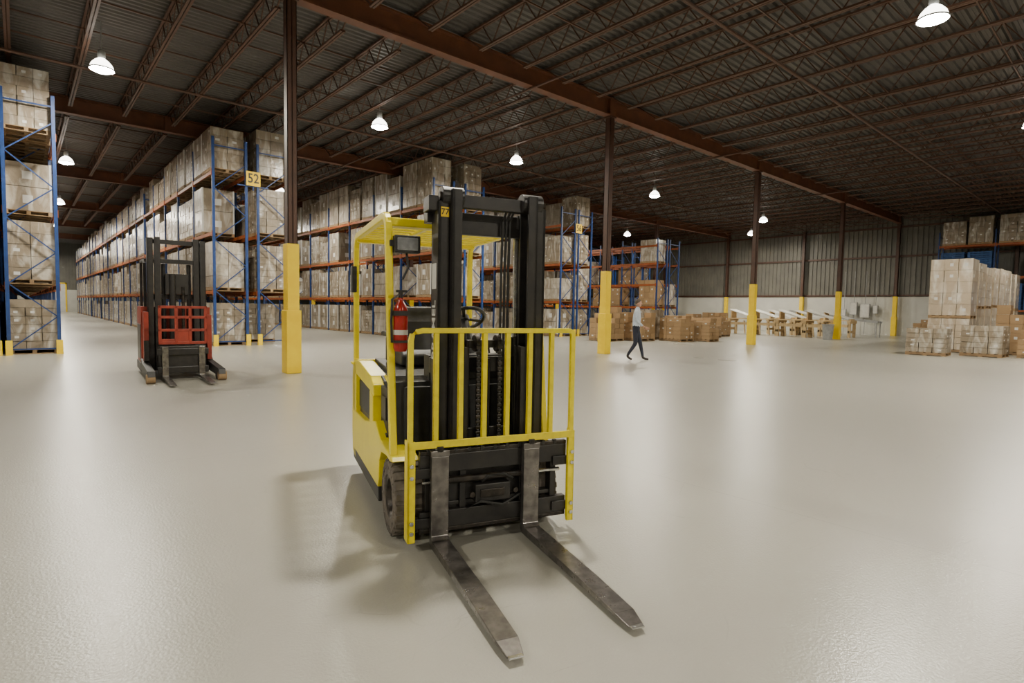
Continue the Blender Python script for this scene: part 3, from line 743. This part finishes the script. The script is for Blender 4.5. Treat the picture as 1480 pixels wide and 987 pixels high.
E = [(0,1),(1,2),(2,3),(3,4),(4,5),(3,6),(6,7),(7,8),(8,9),(9,10),(3,11),(11,12),(12,13),(13,14),(14,15),
     (0,16),(16,17),(17,18),(18,19),(19,20),(20,21),(0,22),(22,23),(23,24),(24,25),(25,26),(26,27)]
seg = {}
for q, (a, c) in enumerate(E):
    k = 'shirt'
    if (a, c) in ((4,5),(9,10),(14,15)): k = 'skin'
    if a in (0,) and c in (16,22) or (a, c) in ((16,17),(17,18),(22,23),(23,24)): k = 'trouser'
    if a in (18,19,20,24,25,26): k = 'shoe'
    seg[(a, c)] = k
nm = skinned('body', J, E, 0)
keys = ['shirt','skin','trouser','shoe']
for k in keys: nm.materials.append(M[k])
def dseg(p, a, c):
    a = Vector(a); c = Vector(c); t = max(0, min(1, (p-a).dot(c-a)/(c-a).length_squared)); return (p-(a+(c-a)*t)).length
for f in nm.polygons:
    p = Vector(f.center); best = min(E, key=lambda e: dseg(p, J[e[0]][0], J[e[1]][0]) - .5*(J[e[0]][1]+J[e[1]][1]))
    k = seg[best]
    if best == (0,1) and p.z < .98: k = 'trouser'
    f.material_index = keys.index(k); f.use_smooth = True
bo = bpy.data.objects.new('body', nm); COL.objects.link(bo); bo.parent = MAN
def ell(b, c, r, k, n=20, m=14):
    o = len(b.v); i = b.mi(k)
    for a in range(m+1):
        ph = -math.pi/2+math.pi*a/m
        for j in range(n):
            t = 2*math.pi*j/n; b.v.append((c[0]+r[0]*math.cos(ph)*math.cos(t), c[1]+r[1]*math.cos(ph)*math.sin(t), c[2]+r[2]*math.sin(ph)))
    for a in range(m):
        for j in range(n): b.f.append((o+a*n+j, o+a*n+(j+1)%n, o+(a+1)*n+(j+1)%n, o+(a+1)*n+j)); b.m.append(i)
b = MB()
ell(b, (.045,0,1.66), (.092,.074,.095), 'skin'); ell(b, (.065,0,1.60), (.065,.055,.062), 'skin')
ell(b, (.028,0,1.685), (.094,.080,.085), 'hair')
ell(b, (.142,0,1.632), (.016,.012,.022), 'skin', 10, 8); ell(b, (.125,0,1.592), (.010,.024,.007), 'shoe', 10, 6)
for s in (-1, 1):
    ell(b, (.122, s*.03, 1.652), (.011,.013,.008), 'white', 10, 6); ell(b, (.131, s*.03, 1.652), (.004,.006,.006), 'shoe', 8, 6)
    ell(b, (.04, s*.077, 1.64), (.018,.010,.03), 'skin', 10, 8); ell(b, (.127, s*.03, 1.668), (.006,.018,.004), 'hair', 8, 6)
b.obj('head', MAN, smooth=True)
for (w, d, s) in (((-.09,.235,.90), Vector((.12,0,-1)).normalized(), 1), ((.25,-.22,.98), Vector((.8,0,-.45)).normalized(), -1)):
    w = Vector(w); side = Vector((0,1,0)).cross(d).normalized(); J2 = [(tuple(w-d*.01), .024), (tuple(w+d*.05), .030)]; E2 = [(0,1)]
    for q, (off, ln) in enumerate(((-.033,.062),(-.011,.075),(.011,.07),(.033,.055))):
        p = w+d*.085+side*off; i0 = len(J2); J2.append((tuple(p), .0105)); E2.append((1, i0))
        p2 = p+d*ln*.55+Vector((0,-s*.012,0)); J2.append((tuple(p2), .009)); E2.append((i0, i0+1))
        p3 = p2+d*ln*.4+Vector((0,-s*.022,0)); J2.append((tuple(p3), .0075)); E2.append((i0+1, i0+2))
    i0 = len(J2); p = w+d*.035+side*(.038); J2.append((tuple(p), .0125)); E2.append((0, i0)); J2.append((tuple(p+d*.035+side*.02+Vector((0,-s*.01,0))), .010)); E2.append((i0, i0+1))
    hm = skinned('hand', J2, E2, 0, 1); hm.materials.append(M['skin'])
    for f in hm.polygons: f.use_smooth = True
    ho = bpy.data.objects.new('hand', hm); COL.objects.link(ho); ho.parent = MAN

# ------------------------------------------------------------ world
w = bpy.data.worlds.new('world'); scene.world = w; w.use_nodes = True
w.node_tree.nodes['Background'].inputs[0].default_value = (.9, .85, .75, 1); w.node_tree.nodes['Background'].inputs[1].default_value = .05

# ------------------------------------------------------------ camera
A = math.radians(48.9); P = math.radians(3.4); rl = math.radians(1.03)
F = Vector((math.cos(A)*math.cos(P), math.sin(A)*math.cos(P), -math.sin(P)))
R0 = Vector((math.sin(A), -math.cos(A), 0)); U0 = R0.cross(F)
Rr = R0*math.cos(rl)+U0*math.sin(rl); Uu = U0*math.cos(rl)-R0*math.sin(rl)
mtx = Matrix((( Rr.x, Uu.x, -F.x, 0), (Rr.y, Uu.y, -F.y, 0), (Rr.z, Uu.z, -F.z, 1.45), (0,0,0,1)))
cd = bpy.data.cameras.new('camera'); co = bpy.data.objects.new('camera', cd); COL.objects.link(co)
co.matrix_world = mtx; cd.sensor_width = 36; cd.lens = 815/1480*36; cd.clip_end = 300; cd.clip_start = .05
scene.camera = co
